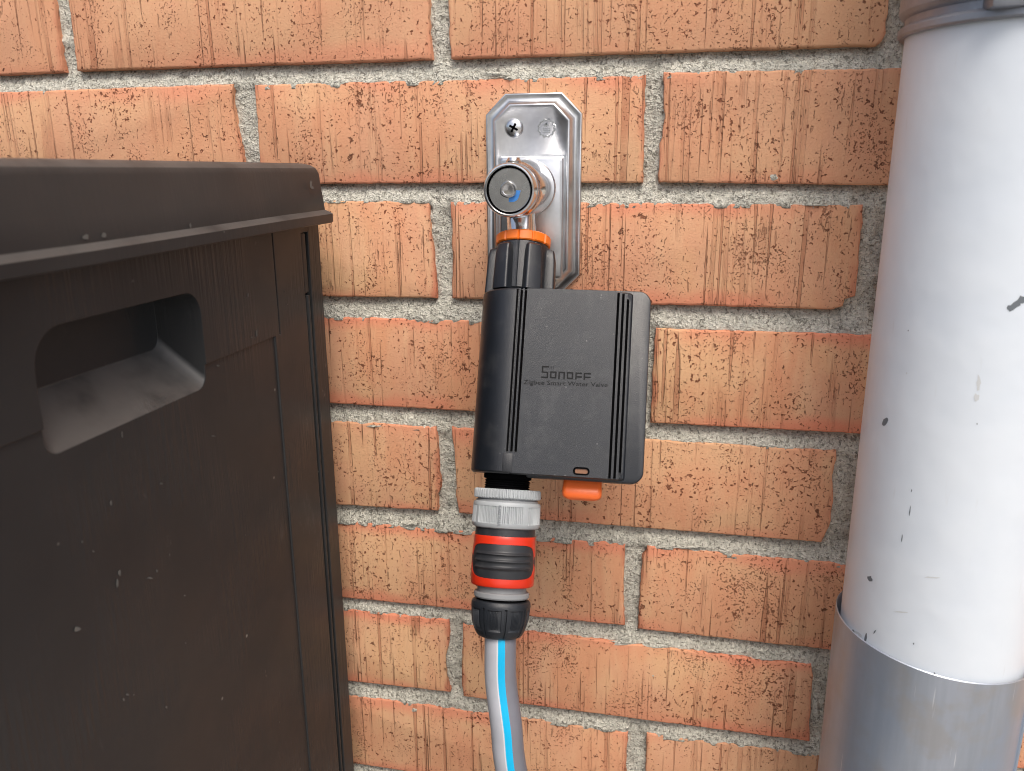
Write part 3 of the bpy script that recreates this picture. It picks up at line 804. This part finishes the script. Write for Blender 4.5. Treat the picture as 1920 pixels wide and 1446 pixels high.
# orange tab below
bm = bmesh.new()
loops(bm, [[(x, y, z) for x, y in rrect(-w, w, .0105 + e, .0205 - e, .0022, 4)] for z, w, e in ((-.044, .0096, .0012), (-.0500, .0096, .0012), (-.0516, .0098, 0), (-.0540, .0098, 0), (-.0554, .0096, .0004), (-.0562, .0088, .0014), (-.0566, .0074, .0028))])
for v in bm.verts:
    if v.co.z < -.05: v.co.z -= .0012 * (1 - (v.co.x / .0098) ** 2); v.co.y -= .0008 * (1 - (v.co.x / .0098) ** 2) * (v.co.y < .014)
bmesh.ops.translate(bm, verts=bm.verts, vec=(.0125, 0, 0))
part('release_tab', bm, M_tab, ang=50)
# threaded outlet
bm = bmesh.new(); pr = [(.0095, -.0440), (.0122, -.0440), (.0122, -.0490)]
z = -.0492
while z > -.0545: pr += [(.0116, z), (.0108, z - .0005), (.0116, z - .0010)]; z -= .0012
pr += [(.0100, -.0555)]
lathe(bm, pr, 64, XA, YAX); part('threaded_outlet', bm, M_shade_black)

# ------------------------------------------------------------------ light grey threaded adapter
def column_empty(name, zl, extra=(0, 0, 0)):
    e = empty(name, L2W(XA + .0005, YAX, zl), (DR[0] + extra[0], DR[1] + extra[1], DR[2] + extra[2])); return e
EX = (0, math.radians(-.4), 0)
ad = column_empty('threaded_adapter', -.0547, EX)
tag(ad, 'light grey ribbed plastic adapter screwed under the black water valve', 'hose adapter')
bm = bmesh.new()
def teeth(n, d, lo=1, hi=99):
    def f(t, i, r, z):
        if lo <= i <= hi: return r - (d if (t * n / (2 * PI)) % 1 > .55 else 0)
        return r
    return f
lathe(bm, [(.0100, .0004), (.0162, .0004), (.0170, -.0002), (.0170, -.0038), (.0163, -.0044), (.0100, -.0044)], 288, rmod=teeth(60, .0007, 1, 4))
part('knurled_ring', bm, M_lgrey, ad, ang=40)
bm = bmesh.new(); lathe(bm, [(.0100, -.0040), (.0150, -.0040), (.0150, -.0050), (.0158, -.0052), (.0158, -.0064), (.0120, -.0068)], 64); part('washer_ring', bm, M_mgrey, ad)
bm = bmesh.new()
zs = [-.0058, -.0062, -.0070, -.0080, -.0084, -.0162, -.0166, -.0176, -.0186, -.0192]
rs = [.0155, .0168, .0172, .0172, .0172, .0174, .0174, .0172, .0166, .0150]
def hexm(t, i, r, z):
    d = (math.degrees(t) + 3.5 + 22.5) % 45 - 22.5           # d = 0 on a rib between two panels
    d = abs(d); rr = r
    if 4 <= i <= 5 and d > 4.0:
        rr -= .0006
        rr += .0006 * (1 if (math.degrees(t) % 3.2) < 1.7 else 0)
    rr *= 1 - .012 * (1 - math.cos(math.radians(d * 8)) ) / 2
    return rr
lathe(bm, list(zip(rs, zs)), 450, rmod=hexm); hexn = part('ribbed_nut', bm, M_lgrey, ad, ang=30)
t_ = text_mesh('GARDENA', .0024, .0098, plain('shaded_lettering', (.24, .26, .275), .5), hexn, (-.0011, -.0176, -.0124), (PI / 2, PI / 2, 0), 'raised_lettering', .0002)  # same plastic as the nut; slight shade of the letters put into a darker grey

# ------------------------------------------------------------------ quick connector
qc = column_empty('hose_connector', -.0730, (0, math.radians(-.5), 0))
tag(qc, 'red and dark grey click-on hose connector below the light grey adapter', 'hose connector')
bm = bmesh.new(); lathe(bm, [(.0120, .0015), (.0145, .0012), (.0151, .0004), (.0152, -.0068), (.0130, -.0072)], 96); part('upper_collar', bm, M_darkgrey, qc)
# red sleeve with two long windows
RZ0, RZ1 = -.0288, -.0043
def sleeve_r(z):
    u = (z - RZ0) / (RZ1 - RZ0); return .0153 + .0005 * math.sin(PI * u) + .0005 * (1 - u)
bm = bmesh.new()
for side in (0, 1):
    base = math.radians(6) + side * PI
    n = 96; inner, outer, mids = [], [], []
    for i in range(n):
        a = 2 * PI * i / n; ca, sa = math.cos(a), math.sin(a)
        sp = lambda v, e: (abs(v) ** e) * (1 if v >= 0 else -1)
        inner.append((math.radians(71) * sp(ca, .42), .0083 * sp(sa, .46)))
        m_ = max(abs(ca), abs(sa)); outer.append((PI / 2 * ca / m_, (RZ1 - RZ0) / 2 * sa / m_))
    R = []
    for f in (0, 0, .08, .5, .9, 1.0):
        ring = []
        for i, ((ti, zi), (to, zo)) in enumerate(zip(inner, outer)):
            t = ti + (to - ti) * f; z = (RZ0 + RZ1) / 2 + zi + (zo - zi) * f
            rr = sleeve_r(z) - (.0012 if len(R) == 0 else 0) - (.0002 if f == 1.0 and abs(abs(zo) - (RZ1 - RZ0) / 2) < 1e-6 else 0)
            th = base + t; ring.append(bm.verts.new((rr * math.sin(th), -rr * math.cos(th), z)))
        R.append(ring)
    for a_, b2_ in zip(R, R[1:]):
        for i in range(n):
            j = (i + 1) % n; bm.faces.new((a_[i], a_[j], b2_[j], b2_[i]))
bmesh.ops.remove_doubles(bm, verts=bm.verts, dist=1e-5)
part('red_sleeve', bm, M_red, qc, ang=40)
bm = bmesh.new(); lathe(bm, [(.0140, RZ1 - .0008), (sleeve_r(RZ1) - .0004, RZ1 - .0002), (sleeve_r(RZ1) - .0004, RZ1 + .0001), (.0140, RZ1 + .0002)], 96)
lathe(bm, [(.0125, RZ0 + .001), (sleeve_r(RZ0) - .0003, RZ0 + .0001), (sleeve_r(RZ0) - .0006, RZ0 - .0003), (.0125, RZ0 - .0004)], 96); part('sleeve_rim', bm, M_red, qc)
# rubber grip in the windows with three long ridges
bm = bmesh.new(); prof = []
for i in range(49):
    z = RZ1 - .003 - (RZ1 - RZ0 - .006) * i / 48; u = i / 48
    prof.append((sleeve_r(z) - .0004 + .0004 * math.sin(PI * u), z))
def gm_(t, i, r, z):
    zc = (RZ0 + RZ1) / 2; tt = (t - math.radians(6) + PI) % (2 * PI) - PI
    if abs(tt) > PI / 2: tt = abs(tt) - PI
    w = max(0, min(1, (math.radians(60) - abs(tt)) / .12)); h = 0
    for c0 in (.0036, .0002, -.0032): h += math.exp(-((z - zc - c0) / .0006) ** 2)
    return r + .0009 * h * w
lathe(bm, prof, 144, rmod=gm_); part('rubber_grip', bm, M_grip, qc, ang=60)
bm = bmesh.new(); lathe(bm, [(.0120, -.0270), (.0125, -.0295), (.0123, -.0335), (.0100, -.0338)], 80); part('grey_neck', bm, M_mgrey, qc)
bm = bmesh.new(); lathe(bm, [(.0110, -.0318), (.0134, -.0322), (.0139, -.0328), (.0139, -.0345), (.0134, -.0352), (.0110, -.0352)], 80); part('grey_flange', bm, M_mgrey, qc)
bm = bmesh.new(); lathe(bm, [(.0125, -.0345), (.0125, -.0372)], 64); part('gap_ring', bm, M_shade_black, qc)
zs = [-.0362, -.0364, -.0372, -.0392, -.0400, -.0404, -.0420, -.0440, -.0460, -.0480, -.0494, -.0504, -.0524, -.0538, -.0547]
rs = [.0120, .0142, .0148, .0149, .0148, .0147, .0147, .0145, .0142, .0137, .0132, .0129, .0119, .0108, .0085]
def nutm(t, i, r, z):
    d = (math.degrees(t) + 4 + 22.5) % 45 - 22.5; ad_ = abs(d)
    if 4 <= i <= 13:
        if ad_ > 20.3: return r - .0010
        if ad_ < 14 and 5 <= i <= 10: 
            q_ = .0006
            if ad_ < 9 and 6 <= i <= 9: q_ = .0006 - .0004 * (1 if (d % 3.0) < 1.5 else 0)
            return r - q_
    return r
bm = bmesh.new(); lathe(bm, list(zip(rs, zs)), 480, rmod=nutm); part('clamp_nut', bm, M_nut, qc, ang=38)

# ------------------------------------------------------------------ hose
bpy.context.view_layer.update()
h0 = qc.matrix_world @ Vector((.0004, 0, -.048)); h1 = qc.matrix_world @ Vector((.0009, 0, -.058))
def dpt(x, y, Y): return onY(x, y, Y)
ctrl = [h0, h1, dpt(939, 1275, h1.y - .004), dpt(949, 1358, h1.y - .010), dpt(959, 1446, h1.y - .013)]
p = ctrl[-1]
ctrl += [p + Vector((.011, -.002, -.05)), Vector((p.x + .035, p.y - .004, p.z - .13)), Vector((p.x + .08, p.y - .02, GZ + .06)), Vector((p.x + .14, p.y - .10, GZ + .012)), Vector((p.x + .20, p.y - .40, GZ + .009)), Vector((p.x + .1, p.y - 1.2, GZ + .009)), Vector((p.x - .2, p.y - 2.2, GZ + .009))]
def catmull(P, n=14):
    out = []; Q = [P[0] * 2 - P[1]] + P + [P[-1] * 2 - P[-2]]
    for i in range(1, len(Q) - 2):
        a, b, c, d = Q[i - 1:i + 3]
        for k in range(n):
            t = k / n; out.append(.5 * ((2 * b) + (c - a) * t + (2 * a - 5 * b + 4 * c - d) * t * t + (3 * b - a - 3 * c + d) * t ** 3))
    out.append(P[-1]); return out
bm = bmesh.new(); SEG = 72
fs = tube(bm, catmull(ctrl), .0079, SEG)
for k, f in fs:
    th = (k + .5) / SEG * 360                # 0 = towards -Y
    th = (th + 180) % 360 - 180
    f.material_index = 1 if -30 < th < -4 else (3 if -4 <= th < 0 else (0 if 0 <= th < 150 else 2))  # pale line beside the stripe is a highlight put into the colour
hose = link('garden_hose', bm, [M_hoseL, M_hoseB, M_hoseD, plain('hose_highlight_line', (.60, .62, .66), .4)]); tag(hose, 'grey garden hose with a bright blue stripe running down from the connector', 'hose')
hose['label'] = 'grey garden hose with a bright blue stripe running down from the connector'

# ------------------------------------------------------------------ white rain pipe and its grey lower pipe
PX, PY, RW, RS = .5105, -.0745, .0418, .0450
dp = empty('rain_pipe', (PX, PY, -.33))
tag(dp, 'white painted rain pipe with chipped paint, right of the brick wall view', 'pipe')
bm = bmesh.new(); lathe(bm, [(RW, -.42), (RW, 1.15), (RW - .0012, 1.15), (RW - .0012, -.42)], 128, PX, PY, cap=False)
o = link('pipe', bm, MPIPE); child_world(o, dp); 
# scuffs and chips in the paint, each a thin flake of its own outline on the pipe
def oncyl(x, y, r):
    d = ray(x, y); ox, oy = CAM.x - PX, CAM.y - PY
    A, B, C = d.x ** 2 + d.y ** 2, ox * d.x + oy * d.y, ox * ox + oy * oy - r * r
    t = (-B - math.sqrt(max(0, B * B - A * C))) / A; return CAM + d * t
def flake(bm, pts, r):
    vs = [bm.verts.new(oncyl(x, y, r)) for x, y in pts]; bm.faces.new(vs)
bm = bmesh.new(); rr_ = RW + .00008
def blob(cx, cy, w, h, ang=0, n=10, seed=0):
    rd = random.Random(seed); out = []
    for i in range(n):
        a = 2 * PI * i / n; k = rd.uniform(.65, 1.15); x, y = w * k * math.cos(a), h * k * math.sin(a)
        out.append((cx + x * math.cos(ang) - y * math.sin(ang), cy + x * math.sin(ang) + y * math.cos(ang)))
    return out
for i, (x, y, w, h, a) in enumerate([(1659, 791, 4.5, 10, .5), (1631, 1085, 4.5, 7, -.4), (1623, 1196, 2.2, 10, .15), (1628, 1212, 3.5, 6, .3), (1668, 1236, 1.7, 7, 0), (1673, 1243, 2.5, 2, 0), (1752, 1264, 2.2, 3.5, 0), (1600, 1183, 2, 4, -.5), (1832, 795, 1, 2, 0), (1640, 1185, 1.5, 5, .6), (1578, 1166, 1.6, 6, -.4),
                                     (1706, 958, 1.2, 10, .15), (1691, 1010, 1.2, 8, .15), (1709, 920, 1.2, 3, .2), (1713, 1207, 1.6, 1.8, 0), (1905, 572, 16, 6, -.6), (1916, 562, 8, 9, .3), (1894, 577, 6, 7, .5), (1703, 620, 1.2, 1.5, 0), (1905, 1322, 0, 0, 0)]):
    if w: flake(bm, blob(x, y, w, h, a, 11, i), rr_)
o = link('paint_chips', bm, M_chip, smooth=False); o['kind'] = 'stuff'; child_world(o, dp)
bm = bmesh.new()
for i, (x, y, w, h, a) in enumerate([(1748, 1083, 16, 1.6, .06), (1690, 1148, 15, 1.2, .06), (1835, 718, 4, 16, .05), (1831, 745, 5, 8, .1), (1700, 700, 1, 2, 0), (1606, 1190, 14, 5, .5), (1597, 1200, 10, 4, .7)]):
    flake(bm, blob(x, y, w, h, a, 12, 50 + i), rr_)
o = link('grey_scuffs', bm, plain('grey_scuff', (.58, .60, .61), .5), smooth=False); o['kind'] = 'stuff'; child_world(o, dp)

lp = empty('drain_pipe', (PX, PY, GZ))
tag(lp, 'grey galvanised drain pipe that sleeves over the foot of the white pipe', 'pipe')
def onZ(x, y, z): d = ray(x, y); return CAM + d * ((z - CAM.z) / d.z)
bm = bmesh.new(); seg = 160; SX, SY = PX + .0008, PY + .0012
ZR = -.3420
def rimz(a): return ZR + RIM_S * math.sin(a) + RIM_C * math.cos(a)
RIM_S, RIM_C = -.0042, .0
rings = []
for r, zf in ((RS, lambda a: GZ), (RS, lambda a: -.40), (RS, lambda a: rimz(a) - .0004), (RS - .0004, lambda a: rimz(a)), (RS - .0007, lambda a: rimz(a) - .0004), (RS - .0008, lambda a: -.46)):
    rings.append([bm.verts.new((SX + r * math.sin(2 * PI * k / seg), SY - r * math.cos(2 * PI * k / seg), zf(2 * PI * k / seg))) for k in range(seg)])
for a_, b2_ in zip(rings, rings[1:]):
    for k in range(seg): bm.faces.new((a_[k], a_[(k + 1) % seg], b2_[(k + 1) % seg], b2_[k]))
o = link('sleeve', bm, MZ, ang=40); child_world(o, lp)

bm = bmesh.new(); a_ = math.radians(54); cx_, cy_ = SX + RS * math.sin(a_), SY - RS * math.cos(a_)
tube(bm, [(cx_, cy_, GZ + .01), (cx_, cy_, -.50), (cx_, cy_, -.349)], .0011, 8); o = link('seam', bm, MZ); child_world(o, lp)

pc = empty('pipe_clamp', (PX, PY, -.02))
tag(pc, 'grey steel clamp ring around the top of the white pipe', 'pipe clamp')
ZC = -.0660
bm = bmesh.new()
lathe(bm, [(RW + .0001, ZC), (RW + .0022, ZC), (RW + .0030, ZC + .0008), (RW + .0030, ZC + .0030), (RW + .0022, ZC + .0038), (RW + .0006, ZC + .0046), (RW + .0006, ZC + .0074), (RW + .0024, ZC + .0086), (RW + .0032, ZC + .0098), (RW + .0032, ZC + .0200), (RW + .0020, ZC + .0212), (RW + .0001, ZC + .0212)], 128, PX, PY, cap=False)
o = link('band', bm, M_clampm, ang=30); child_world(o, pc)
bm = bmesh.new(); cb = oncyl(1875, 12, RW + .004)
box(bm, cb.x - .004, cb.x + .012, cb.y - .004, cb.y + .010, ZC + .003, ZC + .030, .0015)
o = link('ear', bm, M_clampm); child_world(o, pc)
bm = bmesh.new(); lathe(bm, [(.0045, 0), (.0045, .012), (.0038, .0135), (.0005, .014)], 32)
for v in bm.verts: v.co = Vector((cb.x + .012 + v.co.z, cb.y - .002 + v.co.y, ZC + .012 + v.co.x))
o = link('bolt', bm, plain('dull_white_bolt', (.62, .60, .57), .45)); child_world(o, pc)
bm = bmesh.new(); box(bm, PX - .008, PX + .008, PY + RW - .001, .012, ZC + .004, ZC + .018, .001)
o = link('wall_bracket', bm, M_clampm); child_world(o, pc)
